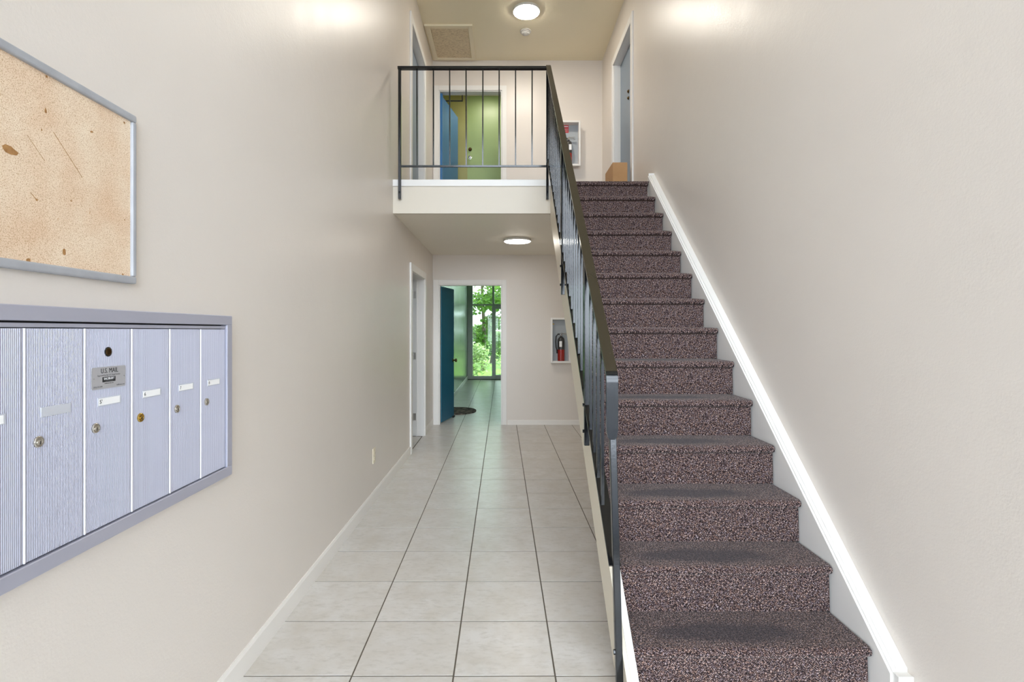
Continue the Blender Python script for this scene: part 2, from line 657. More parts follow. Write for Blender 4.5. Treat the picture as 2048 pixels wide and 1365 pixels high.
# ------------------------------------------------------------------ structure: floor
m = MB()
m.box(XL - 0.3, XR + 0.3, YF - 0.2, YW + 0.2, -0.30, -0.0013)
floor = m.build('floor', M['grout'], kind='structure')
TS = 0.402
TW = 0.3955
ROT = 0.0048
def tile_mesh(w, l):
    mb = MB()
    mb.box(-w / 2, w / 2, -l / 2, l / 2, -0.006, 0.0, 0.0006, 1)
    bmesh.ops.recalc_face_normals(mb.bm, faces=mb.bm.faces)
    me = bpy.data.meshes.new('floor_tile')
    mb.bm.to_mesh(me)
    mb.bm.free()
    me.materials.append(M['tile'])
    return me
full = tile_mesh(TW, TW)
xlines = [-0.6035 + TS * k for k in range(0, 5)]     # joints at Y = 2.13
left_w = 0.436
left_me = tile_mesh(left_w - 0.0055, TW)
right_w = 1.42 - xlines[-1] + 0.03
right_me = tile_mesh(right_w - 0.0055, TW)
def add_tile(me, x, y, rnd=True):
    o = bpy.data.objects.new('floor_tile', me)
    C.objects.link(o)
    o.parent = floor
    o.location = (x - ROT * (y - 2.13), y, random.uniform(-0.0004, 0.0004))
    o.rotation_euler = (0, 0, ROT)
    return o
ntile = 0
for k in range(-7, 33):
    yc = 2.132 + TS * (k + 0.5)
    if yc > YW - 0.1:
        break
    add_tile(left_me, xlines[0] - left_w / 2, yc)
    ntile += 1
    cols = 4 if yc < YB + 0.2 else 3
    for c in range(cols):
        add_tile(full, xlines[0] + TS * (c + 0.5), yc)
        ntile += 1
    if yc < YB + 0.2:
        add_tile(right_me, xlines[-1] + right_w / 2, yc)
        ntile += 1

# ------------------------------------------------------------------ walls
DY0, DY1 = 6.02, 7.00           # side door openings
DZ = 2.045
XA, XB = -0.954, -0.036         # back wall doorway
m = MB()
T = 0.16
def wall_with_holes(m, x0, x1, y0, y1, z0, z1, holes):
    """slab split around openings [(ya,yb,za,zb)] (same y range, stacked)"""
    ya, yb = holes[0][0], holes[0][1]
    m.box(x0, x1, y0, ya, z0, z1)
    m.box(x0, x1, yb, y1, z0, z1)
    z = z0
    for (_, _, za, zb) in holes:
        if za > z:
            m.box(x0, x1, ya, yb, z, za)
        z = zb
    if z < z1:
        m.box(x0, x1, ya, yb, z, z1)
wall_with_holes(m, XL - T, XL, YF - 0.2, YB + WT, -0.01, Z3 + 0.2, [(DY0, DY1, -0.01, DZ), (DY0, DY1, Z2, Z2 + DZ)])
m.build('wall_left', M['wall'], kind='structure')
m = MB()
wall_with_holes(m, XR, XR + T, YF - 0.2, YB + WT, -0.01, Z3 + 0.2, [(DY0, DY1, Z2, Z2 + DZ)])
m.build('wall_right', M['wall'], kind='structure')
m = MB()
m.box(XL, XA, YB, YB + WT, -0.01, Z3)
m.box(XB, XR, YB, YB + WT, -0.01, Z3)
m.box(XA, XB, YB, YB + WT, 2.04, Z2 + 0.0)
m.box(XA, XB, YB, YB + WT, Z2 + 2.085, Z3)
m.build('wall_back', M['wall'], kind='structure')
# ceilings
m = MB()
m.box(XL - T, XR + T, YF - 0.2, YW + 0.3, Z3, Z3 + 0.25)
m.build('ceiling', M['ceil'], kind='structure')
m = MB()
m.box(XL, 0.425, 5.085, YB, Z1, Z2 - 0.012)
m.box(0.425, XR, 5.13, YB, Z1, Z2 - 0.012)
m.build('ceiling_lower', M['ceil_low'], kind='structure')
m = MB()
m.box(XL, XR, 5.07, YB, Z2 - 0.012, Z2 - 0.002)
m.build('floor_upper', M['carpet2'], kind='structure')
# balcony fascia and white edge board
m = MB()
m.box(XL, 0.432, 5.045, 5.085, Z1 - 0.006, Z2 - 0.058)
m.build('trim_1', M['fascia'], kind='structure')
m = MB()
m.box(XL, 0.432, 5.03, 5.10, Z2 - 0.058, Z2 + 0.004, 0.003)
m.build('trim_2', M['trim'], kind='structure')

# rear part of the building
m = MB()
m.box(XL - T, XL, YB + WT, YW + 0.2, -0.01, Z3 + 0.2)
m.build('wall_rear_left', M['greenlit_wall'], kind='structure')
m = MB()
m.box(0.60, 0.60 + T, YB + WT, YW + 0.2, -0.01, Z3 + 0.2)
m.build('wall_rear_right', M['greenlit_wall'], kind='structure')
m = MB()
m.box(XL, 0.60, YB + WT, 10.7, Z1, Z2 - 0.01)
m.build('ceiling_rear', M['ceil_low'], kind='structure')
m = MB()
m.box(XL, 0.60, YB + WT, 10.7, Z2 - 0.01, Z2)
m.build('floor_rear_landing', M['grout'], kind='structure')
YG = 9.0
m = MB()
m.box(XL, -0.62, YG, YG + 0.1, Z2, Z3)
m.box(0.3, 0.60, YG, YG + 0.1, Z2, Z3)
m.build('wall_vestibule', M['olive_lit_wall'], kind='structure')
m = MB()
m.box(XL, XL + 0.012, YB + WT, YG, Z2, Z3)
m.build('wall_vestibule_left', M['olive_lit_wall'], kind='structure')

# exterior closure beside the rooms: small rooms behind the side doors
def room(name, x0, x1, y0, y1, z0, z1):
    m = MB()
    th = 0.08
    m.box(x0 - th, x1 + th, y0 - th, y1 + th, z1, z1 + th)
    m.box(x0 - th, x0, y0 - th, y1 + th, z0, z1) if x1 < 0 else m.box(x1, x1 + th, y0 - th, y1 + th, z0, z1)
    m.box(x0, x1, y0 - th, y0, z0, z1)
    m.box(x0, x1, y1, y1 + th, z0, z1)
    m.build(name, M['roomgrey'], kind='structure')
room('wall_room', XL - T - 1.6, XL - T, 5.4, 8.2, -0.01, 2.46)
m = MB()
m.box(XL - T - 1.68, XL - 0.30, 5.32, 8.28, -0.1, -0.0014)
m.build('floor_room', M['grout'], kind='structure')
for i in range(4):
    for j in range(3):
        add_tile(full, xlines[0] - left_w - 0.005 - TS * (i + 0.5), 2.132 + TS * (9.5 + j)).name = 'floor_tile'

# ------------------------------------------------------------------ baseboards
def baseboard(name, x0, x1, y0, y1, face, mat='base', h=0.092, th=0.013):
    m = MB()
    if face == '+x':
        m.prism([(x0, 0), (x0 + th, 0), (x0 + th, h - 0.012), (x0 + th * 0.5, h), (x0, h)], y0, y1, 'y')
    elif face == '-x':
        m.prism([(x0, 0), (x0 - th, 0), (x0 - th, h - 0.012), (x0 - th * 0.5, h), (x0, h)], y0, y1, 'y')
    else:
        m.prism([(y0, 0), (y0 - th, 0), (y0 - th, h - 0.012), (y0 - th * 0.5, h), (y0, h)], x0, x1, 'x')
    return m.build(name, M[mat], kind='structure')
baseboard('baseboard_left', XL, None, YF, 5.935, '+x')
baseboard('baseboard_left', XL, None, 7.085, YB, '+x')
baseboard('baseboard_back', XB + 0.078, XR, YB, None, '-y', h=0.07)
baseboard('baseboard_rear', XL, None, YB + WT + 0.02, YW - 0.05, '+x')
baseboard('baseboard_right', XR, None, YF, 1.86, '-x')

# ------------------------------------------------------------------ door casings and doors (structure)
def casing_side(root, x, side, z0, ztop, near, far, cw=0.085, p=0.018):
    """casing around a side-wall opening; side=+1: wall faces +x"""
    m = MB()
    xs = sorted((x, x + side * p))
    m.box(xs[0], xs[1], near - cw, near, z0, ztop + cw, 0.003, 1)
    m.box(xs[0], xs[1], far, far + cw, z0, ztop + cw, 0.003, 1)
    m.box(xs[0], xs[1], near, far, ztop, ztop + cw, 0.003, 1)
    m.build('casing', M['trim'], root)
def jamb_side(root, x, side, z0, ztop, near, far, depth=0.14, stop=(0.07, 0.10)):
    m = MB()
    t_ = 0.016
    xs = sorted((x, x - side * depth))
    m.box(xs[0], xs[1], far - t_, far, z0, ztop)
    m.box(xs[0], xs[1], near, near + t_, z0, ztop)
    m.box(xs[0], xs[1], near, far, ztop - t_, ztop)
    s_ = sorted((x - side * stop[0], x - side * stop[1]))
    m.box(s_[0], s_[1], far - t_ - 0.012, far - t_, z0, ztop - t_)
    m.box(s_[0], s_[1], near + t_, near + t_ + 0.012, z0, ztop - t_)
    m.build('jamb', M['trim'], root)

def hinges(root, x, y, zs, axis='x'):
    for z in zs:
        m = MB()
        if axis == 'x':
            m.box(x - 0.03, x + 0.005, y - 0.003, y, z - 0.045, z + 0.045)
            m.cyl((x - 0.034, y - 0.006, z), 0.006, 0.09, 'z', 10)
        else:
            m.box(x, x + 0.003, y - 0.005, y + 0.03, z - 0.045, z + 0.045)
            m.cyl((x + 0.006, y + 0.034, z), 0.006, 0.09, 'z', 10)
        m.build('hinge', M['steel'], root)

def knob_mesh(m, c, axis, sgn, s=1.0):
    prof = [(0.030, 0), (0.030, 0.006), (0.012, 0.010), (0.011, 0.030), (0.024, 0.040), (0.029, 0.052), (0.024, 0.064), (0.010, 0.068)]
    prof = [(r * s, h * sgn * s) for r, h in prof]
    m.lathe(prof, c, 18, axis)

# door 1: lower left, open inwards
r = sroot('door_1')
casing_side(r, XL, 1, 0.0, DZ - 0.01, DY0, DY1)
jamb_side(r, XL, 1, 0.0, DZ, DY0, DY1, 0.15, (0.085, 0.10))
hinges(r, XL - 0.107, DY1 - 0.016, (0.25, 1.04, 1.83))
m = MB()
m.box(XL - T - 0.90, XL - T - 0.01, DY1 - 0.012, DY1 + 0.028, 0.012, DZ - 0.02, 0.002, 1)
dl = m.build('door_leaf', M['greydoor'], r)
# door 2: upper left, closed
r = sroot('door_2')
casing_side(r, XL, 1, Z2, Z2 + DZ - 0.01, DY0, DY1)
jamb_side(r, XL, 1, Z2, Z2 + DZ, DY0, DY1, 0.15, (0.115, 0.13))
m = MB()
m.box(XL - 0.112, XL - 0.072, DY0 + 0.018, DY1 - 0.018, Z2 + 0.01, Z2 + DZ - 0.018, 0.002, 1)
dl = m.build('door_leaf', M['greydoor'], r)
# door 3: upper right, closed, grey blue, with lock and viewer
r = sroot('door_3')
casing_side(r, XR, -1, Z2, Z2 + DZ - 0.01, DY0, DY1)
jamb_side(r, XR, -1, Z2, Z2 + DZ, DY0, DY1, 0.15, (0.125, 0.14))
m = MB()
m.box(XR + 0.082, XR + 0.122, DY0 + 0.018, DY1 - 0.018, Z2 + 0.01, Z2 + DZ - 0.018, 0.002, 1)
dl = m.build('door_leaf', M['greydoor'], r)
for (yy, zz, rr) in ((6.52, 4.26, 0.022), (6.52, 4.18, 0.02)):
    m = MB()
    m.lathe([(rr, 0), (rr, -0.008), (rr * 0.6, -0.014), (rr * 0.5, -0.02)], (XR + 0.082, yy, zz), 16, 'x')
    m.build('door_knocker', M['bronze'], dl)
m = MB()
knob_mesh(m, (XR + 0.082, 6.12, Z2 + 0.95), 'x', -1)
m.build('knob', M['brass'], dl)

# doors 4 and 5: in the back wall
def back_casing(root, z0, ztop):
    m = MB()
    p = 0.018
    cl, cr = 0.078, 0.066
    m.box(XA - cl, XA, YB - p, YB, z0, ztop + 0.07, 0.003, 1)
    m.box(XB, XB + cr, YB - p, YB, z0, ztop + 0.07, 0.003, 1)
    m.box(XA, XB, YB - p, YB, ztop, ztop + 0.07, 0.003, 1)
    m.build('casing', M['trim'], root)
    m = MB()
    m.box(XA, XA + 0.016, YB, YB + WT, z0, ztop + 0.004)
    m.box(XB - 0.016, XB, YB, YB + WT, z0, ztop + 0.004)
    m.box(XA + 0.016, XB - 0.016, YB, YB + WT, ztop - 0.012, ztop + 0.004)
    m.build('jamb', M['trim'], root)
r = sroot('door_4')
back_casing(r, 0.0, 2.036)
hx, hy = XA + 0.02, YB + WT + 0.002
dirv = Vector((0.125, 0.59, 0)).normalized()
ang = math.atan2(dirv.y, dirv.x)
m = MB()
m.box(0.0, 0.61, 0.0, 0.04, 0.012, 2.022, 0.002, 1)
dl = m.build('door_leaf', M['teal'], r, loc=(hx + 0.006, hy, 0))
dl.rotation_euler = (0, 0, ang)
m = MB()
knob_mesh(m, (0.555, 0.0, 0.90), 'y', -1)
m.build('knob', M['bronze'], dl)
m = MB()
knob_mesh(m, (0.555, 0.04, 0.90), 'y', 1)
m.build('knob', M['bronze'], dl)
m = MB()
m.box(0.52, 0.60, -0.022, -0.001, 0.0, 0.03, 0.004, 1)
m.build('door_stop', M['rubber'], dl)
r = sroot('door_5')
back_casing(r, Z2, Z2 + 2.08)
m = MB()
m.box(0.0, 0.77, 0.0, 0.04, 0.012, 2.04, 0.002, 1)
dl = m.build('door_leaf', M['bluedoor'], r, loc=(-0.905, YB + WT + 0.01, Z2))
dl.rotation_euler = (0, 0, math.atan2(0.74, 0.15))
m = MB()
m.box(XA + 0.018, XA + 0.05, YB + 0.02, YB + WT + 0.005, Z2 + 0.01, Z2 + 2.05)
m.build('door_edge', M['bluedoor'], r)
m = MB()
m.bar((-0.89, 8.14, Z2 + 2.062), (-0.63, 8.14, Z2 + 2.062), 0.014, 0.016)
m.bar((-0.637, 8.14, Z2 + 2.055), (-0.637, 8.14, Z2 + 2.22), 0.014, 0.014, (0, 1, 0))
m.bar((-0.637, 8.14, Z2 + 2.215), (-0.637, YB + WT, Z2 + 2.215), 0.014, 0.016)
m.build('door_closer_arm', M['rubber'], r)
r = sroot('door_6')
m = MB()
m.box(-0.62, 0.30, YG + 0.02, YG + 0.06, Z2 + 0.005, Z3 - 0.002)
dl = m.build('door_leaf', M['greenlit_door'], r)
m = MB()
m.lathe([(0.030, 0), (0.030, -0.01), (0.02, -0.02), (0.018, -0.03)], (-0.575, YG + 0.02, 4.40), 18, 'y')
m.build('deadbolt', M['bronze'], dl)
m = MB()
knob_mesh(m, (-0.575, YG + 0.02, 4.26), 'y', -1, 0.9)
m.build('knob', M['chrome'], dl)

# ------------------------------------------------------------------ rear window wall (structure)
r = sroot('window_1')
fw = 0.07
def frame_bars(r, y, bars):
    for (x0, x1, z0, z1) in bars:
        m = MB()
        m.box(x0, x1, y, y + 0.07, z0, z1, 0.004, 1)
        m.build('window_frame', M['wframe'], r)
frame_bars(r, YW - 0.05, [(XL, -0.895, 0, Z3), (0.45, 0.60, 0, Z3), (-0.895, 0.45, Z3 - 0.08, Z3),
                          (-0.895, -0.345, 0.0, 0.09), (-0.345, -0.285, 2.12, Z3 - 0.08),
                          (-0.895, 0.45, 2.075, 2.12), (-0.895, 0.45, 3.6, 3.65)])
frame_bars(r, YW - 0.055, [(-0.355, -0.245, 0.0, 2.075), (0.38, 0.45, 0.0, 2.075), (-0.245, 0.38, 1.98, 2.075), (-0.245, 0.38, 0.0, 0.12)])
for (x0, x1, z0, z1) in ((-0.895, -0.355, 0.09, 2.075), (-0.245, 0.38, 0.12, 1.98), (-0.895, -0.345, 2.12, 3.6), (-0.285, 0.45, 2.12, 3.6), (-0.895, 0.45, 3.65, Z3 - 0.08)):
    m = MB()
    m.box(x0, x1, YW - 0.02, YW - 0.014, z0, z1)
    m.build('window_pane', M['tinted_glass'], r)
# entrance glass wall behind the camera
r = sroot('window_2')
bars = [(XL, XL + 0.07, 0, Z3), (XR - 0.07, XR, 0, Z3), (XL + 0.07, XR - 0.07, Z3 - 0.08, Z3), (XL + 0.07, XR - 0.07, 2.10, 2.17), (XL + 0.07, XR - 0.07, 3.65, 3.72),
        (XL + 0.07, XR - 0.07, 0, 0.08), (-0.35, -0.28, 0.08, 2.10), (0.66, 0.73, 0.08, 2.10), (0.15, 0.21, 2.17, 3.65), (0.15, 0.21, 3.72, Z3 - 0.08)]
frame_bars(r, YF - 0.03, bars)
for (x0, x1, z0, z1) in ((XL + .07, -0.35, .08, 2.10), (-.28, .66, .08, 2.10), (.73, XR - .07, .08, 2.10), (XL + .07, .15, 2.17, 3.65), (.21, XR - .07, 2.17, 3.65), (XL + .07, .15, 3.72, Z3 - .08), (.21, XR - .07, 3.72, Z3 - .08)):
    m = MB()
    m.box(x0, x1, YF, YF + 0.006, z0, z1)
    m.build('window_pane', M['glass'], r)

# unseen front wall either side of this stair hall, added to shade the paving
m = MB()
m.box(XR + T, 14, YF - 0.25, YF - 0.05, -0.3, Z3 + 0.45)
m.build('wall_front_right', M['concrete'], kind='structure')
m = MB()
m.box(-14, XL - T, YF - 0.25, YF - 0.05, -0.3, Z3 + 0.45)
m.build('wall_front_left', M['concrete'], kind='structure')
# outside ground
m = MB()
m.box(-30, 30, YW + 0.2, 60, -0.35, -0.05)
m.build('ground_rear', M['lawn'], kind='structure')
m = MB()
m.box(-30, 30, -40, YF - 0.2, -0.35, -0.04)
m.build('ground_front', M['paving'], kind='structure')

# ------------------------------------------------------------------ staircase
XC = (0.475 + 1.352) / 2
HALF = (1.352 - 0.475) / 2
def nose_z(y):
    return Z2 + RISE / RUN * (y - Y0)
stairs = thing('staircase', 'straight stair flight in dark flecked carpet rising along the right wall to the landing', 'staircase', (XC, Y0 - 13 * RUN, 0))
def step_mesh(last=False):
    """profile in (y,z): local origin at the nose tip, top surface"""
    mb = MB()
    R = 0.020
    pts = []
    back = RUN + 0.035 if not last else 0.03
    pts.append((back, 0.0))
    pts.append((R, 0.0))
    for i in range(1, 9):
        a = PI / 2 + i * (PI * 0.98) / 8
        pts.append((R + R * math.cos(a), -R + R * math.sin(a)))
    # tuck under, then the riser leaning slightly
    pts.append((0.026, -2 * R - 0.004))
    pts.append((0.030, -RISE - 0.0))
    pts.append((back, -RISE - 0.0))
    N = 14
    secs = []
    for k in range(N + 1):
        x = -HALF + 2 * HALF * k / N
        sec = []
        for (y, z) in pts:
            # soften the nosing near both ends
            e = min(1.0, (HALF - abs(x)) / 0.03)
            yy = y + (0.010 * (1 - e) ** 2 if y < 0.05 and z > -0.05 else 0)
            zz = z - (0.004 * (1 - e) ** 2 if z > -0.01 else 0)
            sec.append(mb.bm.verts.new((x, yy, zz)))
        secs.append(sec)
    n = len(pts)
    for a, b in zip(secs, secs[1:]):
        for i in range(n):
            mb.bm.faces.new((a[i], a[(i + 1) % n], b[(i + 1) % n], b[i]))
    mb.bm.faces.new(secs[0][::-1])
    mb.bm.faces.new(secs[-1])
    return mb
first = step_mesh().build('carpeted_step', M['carpet'], stairs, smooth=True)
first.location = (0, 0, RISE)
top_me = step_mesh(True)
for n in range(1, 14):
    if n == 13:
        o = top_me.build('carpeted_step', M['carpet'], stairs, smooth=True)
        o.location = (0, n * RUN, RISE * (n + 1))
        continue
    o = first.copy()
    C.objects.link(o)
    o.parent = stairs
    o.location = (random.uniform(-0.0015, 0.0015), n * RUN, RISE * (n + 1))
# solid core under the carpet and sloped soffit
def slope_prism(m, x0, x1, ya, yb, lo, hi):
    m.prism([(ya, lo(ya)), (yb, lo(yb)), (yb, hi(yb)), (ya, hi(ya))], x0, x1, 'x')
L = Vector(stairs.location)
# left stringer: bottom line observed slightly steeper than the flight
def str_bot(y):
    return -1.654 + 0.804 * y
m = MB()
ys = 1.80
yfl = 1.654 / 0.804
m.prism([(ys, 0.0), (yfl, 0.0), (5.045, str_bot(5.045)), (5.045, nose_z(5.045) - 0.002), (ys, nose_z(ys) - 0.002)], 0.430, 0.468, 'x')
m.move(-L)
m.build('stringer', M['stringer'], stairs)
m = MB()
m.prism([(ys, nose_z(ys) - 0.002), (5.04, nose_z(5.04) - 0.002), (5.04, nose_z(5.04) + 0.004), (ys, nose_z(ys) + 0.004)], 0.446, 0.472, 'x')
m.move(-L)
m.build('stringer_cap', M['trim'], stairs)
# soffit
m = MB()
m.prism([(yfl + 0.04, 0.0), (yfl + 0.10, 0.0), (5.12, str_bot(5.12) + 0.055), (5.12, str_bot(5.12) + 0.012)], 0.470, XR - 0.002, 'x')
m.move(-L)
m.build('soffit', M['stringer'], stairs)
# right skirt board
m = MB()
m.prism([(1.90, 0.0), (2.20, 0.0), (5.07, nose_z(5.07) - 0.24), (5.11, Z2 + 0.0), (5.11, nose_z(5.11) + 0.02), (1.90, nose_z(1.90) + 0.02)], 1.358, 1.418, 'x')
m.move(-L)
m.build('skirt_board', M['trim'], stairs)
m = MB()
c0, c1 = 0.016, 0.030
m.prism([(1.90, nose_z(1.90) + c0), (5.10, nose_z(5.10) + c0), (5.10, nose_z(5.10) + c1), (1.90, nose_z(1.90) + c1)], 1.366, 1.419, 'x')
m.prism([(1.90, nose_z(1.90) + c1), (5.10, nose_z(5.10) + c1), (5.10, nose_z(5.10) + c1 + .008), (1.90, nose_z(1.90) + c1 + .008)], 1.380, 1.419, 'x')
m.box(1.366, 1.419, 1.868, 1.902, 0.0, nose_z(1.885) + 0.04, 0.002, 1)
m.prism([(5.10, nose_z(5.10) + c0 - 0.03), (5.17, nose_z(5.10) + c0 - 0.03), (5.11, nose_z(5.10) + 0.055)], 1.366, 1.419, 'x')
m.move(-L)
m.build('skirt_cap', M['trim'], stairs)

# ------------------------------------------------------------------ railing
rail = thing('railing', 'black glossy metal railing along the balcony edge and down the open side of the stairs', 'railing', (0.405, 5.0, Z2))
LR = Vector(rail.location)
RX = 0.405
YT, ZT = 5.0, 3.815
YE, ZE = 2.05, 1.213
def rail_z(y):
    return ZE + (ZT - ZE) * (y - YE) / (YT - YE)
def low_z(y):
    return nose_z(y) + 0.235
def rp(m, name, label=None, smooth=False, mat='black'):
    m.move(-LR)
    return m.build(name, M[mat], rail, label=label, smooth=smooth)
xl, xr = -0.973, 0.398
m = MB(); m.box(xl - 0.013, xl + 0.013, 4.998, 5.024, 2.588, ZT - 0.02, 0.002, 1); rp(m, 'post')
m = MB(); m.box(xr - 0.011, xr + 0.011, 4.998, 5.024, 2.585, ZT - 0.02, 0.002, 1); rp(m, 'post')
m = MB(); m.box(xl - 0.018, xr - 0.01, 4.993, 5.031, ZT - 0.022, ZT + 0.004, 0.002, 1); rp(m, 'handrail')
m = MB(); m.box(xl + 0.013, xr - 0.011, 5.004, 5.018, 2.885, 2.903, 0.001, 1); rp(m, 'bottom_rail')
for k in range(8):
    x = (834 + 32.85 * k - 1009) * 5.01 / F
    b = random.uniform(-0.002, 0.002)
    m = MB(); m.bar((x, 5.011, 2.90), (x + b, 5.011, ZT - 0.02), 0.0115, 0.0115, (0, 1, 0)); rp(m, 'baluster')
# sloped handrail ending in a curl
path = [(RX + 0.0025, YT + 0.02, rail_z(YT + 0.02)), (RX + 0.0015, 4.0, rail_z(4.0)), (RX + 0.0007, 3.0, rail_z(3.0)), (RX - 0.004, YE + 0.05, rail_z(YE + 0.05))]
path[3] = (RX, YE, ZE)
R_ = 0.055
cy_, cz_ = YE + R_ * 0.664, ZE - R_ * 0.748
for k in range(1, 8):
    a = math.radians(131.6 + k * 7.2)
    path.append((RX, cy_ + R_ * math.cos(a), cz_ + R_ * math.sin(a)))
yc_ = path[-1][1]
for (dz, w_) in ((1.10, None), (1.04, None), (0.99, None), (0.966, 0.034), (0.955, 0.016)):
    path.append((RX, yc_ - 0.004 * (1.2 - dz), dz))
m = MB(); m.strip(path[:4] + [path[4]], 0.044, 0.012)
rp(m, 'handrail', smooth=True, mat='railtop')
tail = path[4:]
m = MB(); m.strip(tail, [0.044] * (len(tail) - 2) + [0.036, 0.018], 0.012)
rp(m, 'handrail_end', 'turned down glossy black end of the handrail', smooth=True)
# bottom chord
m = MB(); m.bar((RX + 0.010, 2.03, low_z(2.03)), (RX + 0.010, 4.998, low_z(4.998)), 0.044, 0.010); rp(m, 'bottom_rail')
# balusters on the slope
yy = 4.88
while yy > 2.16:
    if all(abs(yy - q) > 0.03 for q in (3.75, 2.66)):
        m = MB(); m.bar((RX, yy, low_z(yy)), (RX + random.uniform(-.0015, .0015), yy, rail_z(yy) - 0.004), 0.0125, 0.0125, (0, 1, 0)); rp(m, 'baluster')
    yy -= 0.102
# intermediate posts that run down beside the stringer
for (yp, zb) in ((3.75, 1.615), (2.66, 0.800)):
    m = MB(); m.box(RX - 0.0125, RX + 0.0125, yp - 0.0125, yp + 0.0125, zb, rail_z(yp) - 0.006, 0.0015, 1); rp(m, 'post')
    for dz in (0.07, 0.20):
        m = MB(); m.cyl((RX + 0.008, yp, zb + dz), 0.006, 0.05, 'x', 10)
        m.cyl((RX - 0.016, yp, zb + dz), 0.009, 0.008, 'x', 6); rp(m, 'bolt')
for x in (xl, xr):
    m = MB(); m.cyl((x, 5.02, 2.65), 0.006, 0.06, 'y', 10); m.cyl((x, 4.994, 2.65), 0.009, 0.008, 'y', 6); rp(m, 'bolt')
# near newel post, leaning a little
m = MB(); m.bar((0.4185, 1.955, 0.0), (0.409, 2.064, 1.12), 0.0255, 0.0255, (0, 1, 0), 0.002); rp(m, 'post')
for z_ in (0.19,):
    m = MB(); m.cyl((0.409, 1.972, z_), 0.006, 0.012, 'x', 10); m.cyl((0.402, 1.972, z_), 0.009, 0.008, 'x', 6); rp(m, 'bolt')

# ------------------------------------------------------------------ ceiling lamps
def make_lamp(loc, label, group, mat='lamp'):
    r = thing('ceiling_lamp', label, 'lamp', loc, group)
    m = MB(); m.lathe([(0.150, 0), (0.166, -0.002), (0.168, -0.012), (0.166, -0.026), (0.158, -0.029), (0.158, -0.022)], seg=48); m.build('rim', M['plastic'], r, smooth=True)
    m = MB(); m.lathe([(0.157, -0.022), (0.157, -0.030), (0.148, -0.035), (0.10, -0.037), (0.02, -0.038)], seg=48); m.build('diffuser', M[mat], r, smooth=True)
    return r
lamp = make_lamp((0.269, 6.60, Z3), 'round flush ceiling lamp on the high landing ceiling, in front of the smoke detector', 'flush ceiling lamps', 'lamp_upper')
lamp2 = make_lamp((0.155, 6.50, Z1), 'round flush ceiling lamp on the low ceiling under the balcony', 'flush ceiling lamps')
dup(lamp2, (-0.25, 8.45, Z3), 'unseen round flush ceiling lamp added to brighten the vestibule behind the upper doorway', 'flush ceiling lamps')  # out-of-view lamp, added to brighten the vestibule

# smoke detector
r = thing('smoke_detector', 'small round white smoke detector on the landing ceiling behind the lamp', 'smoke detector', (0.275, 7.06, Z3))
m = MB(); m.lathe([(0.070, 0), (0.072, -0.012), (0.066, -0.016)], seg=32); m.build('base', M['plastic'], r, smooth=True)
m = MB(); m.lathe([(0.058, -0.016), (0.060, -0.030), (0.050, -0.034), (0.048, -0.042), (0.034, -0.050), (0.01, -0.052)], seg=32); m.build('cover', M['plastic'], r, smooth=True)

# ceiling hatch
r = thing('ceiling_hatch', 'square attic access hatch with textured panel in the landing ceiling beside the left wall', 'hatch', (-0.70, 7.36, Z3))
x0, x1, y0, y1 = -0.32, 0.285, -0.44, 0.44
m = MB()
m.box(x0, x0 + 0.06, y0, y1, -0.018, 0, 0.002, 1)
m.box(x1 - 0.055, x1, y0, y1, -0.018, 0, 0.002, 1)
m.box(x0 + 0.06, x1 - 0.055, y1 - 0.055, y1, -0.018, 0, 0.002, 1)
m.box(x0 + 0.06, x1 - 0.055, y0 + 0.01, y0 + 0.06, -0.018, 0, 0.002, 1)
m.build('frame', M['hatchtrim'], r)
m = MB(); m.box(x0 + 0.062, x1 - 0.062, y0 + 0.066, y1 - 0.062, -0.008, 0, 0.001, 1); m.build('panel', M['hatch'], r)
m = MB(); m.box(x0 - 0.01, x1 + 0.005, y0 - 0.02, y0 + 0.008, -0.026, 0, 0.003, 1); m.build('ledge', M['hatchtrim'], r)

# ------------------------------------------------------------------ cork board (left wall)
r = thing('notice_board', 'bare cork notice board with a dull metal frame on the left wall above the mailboxes', 'notice board', (XL, 1.0, 1.495))
BY0, BY1, BZ1 = -0.50, 0.505, 0.468
m = MB(); m.box(0.001, 0.010, BY0 + 0.01, BY1 - 0.01, 0.01, BZ1 - 0.01); panel = m.build('cork_panel', M['cork'], r)
for nm, bx in (('frame_bar', (BY0, BY1, 0.0, 0.020)), ('frame_bar', (BY0, BY1, BZ1 - 0.020, BZ1)), ('frame_bar', (BY0, BY0 + 0.016, 0.020, BZ1 - 0.020)), ('frame_bar', (BY1 - 0.016, BY1, 0.020, BZ1 - 0.020))):
    m = MB(); m.box(0.0, 0.018, bx[0], bx[1], bx[2], bx[3], 0.004, 2); m.build(nm, M['alu2'], r)
def P2YZ(px, py, x=XL):
    y = -x * F / (1009 - px)
    return y, CH - (py - 662) * y / F
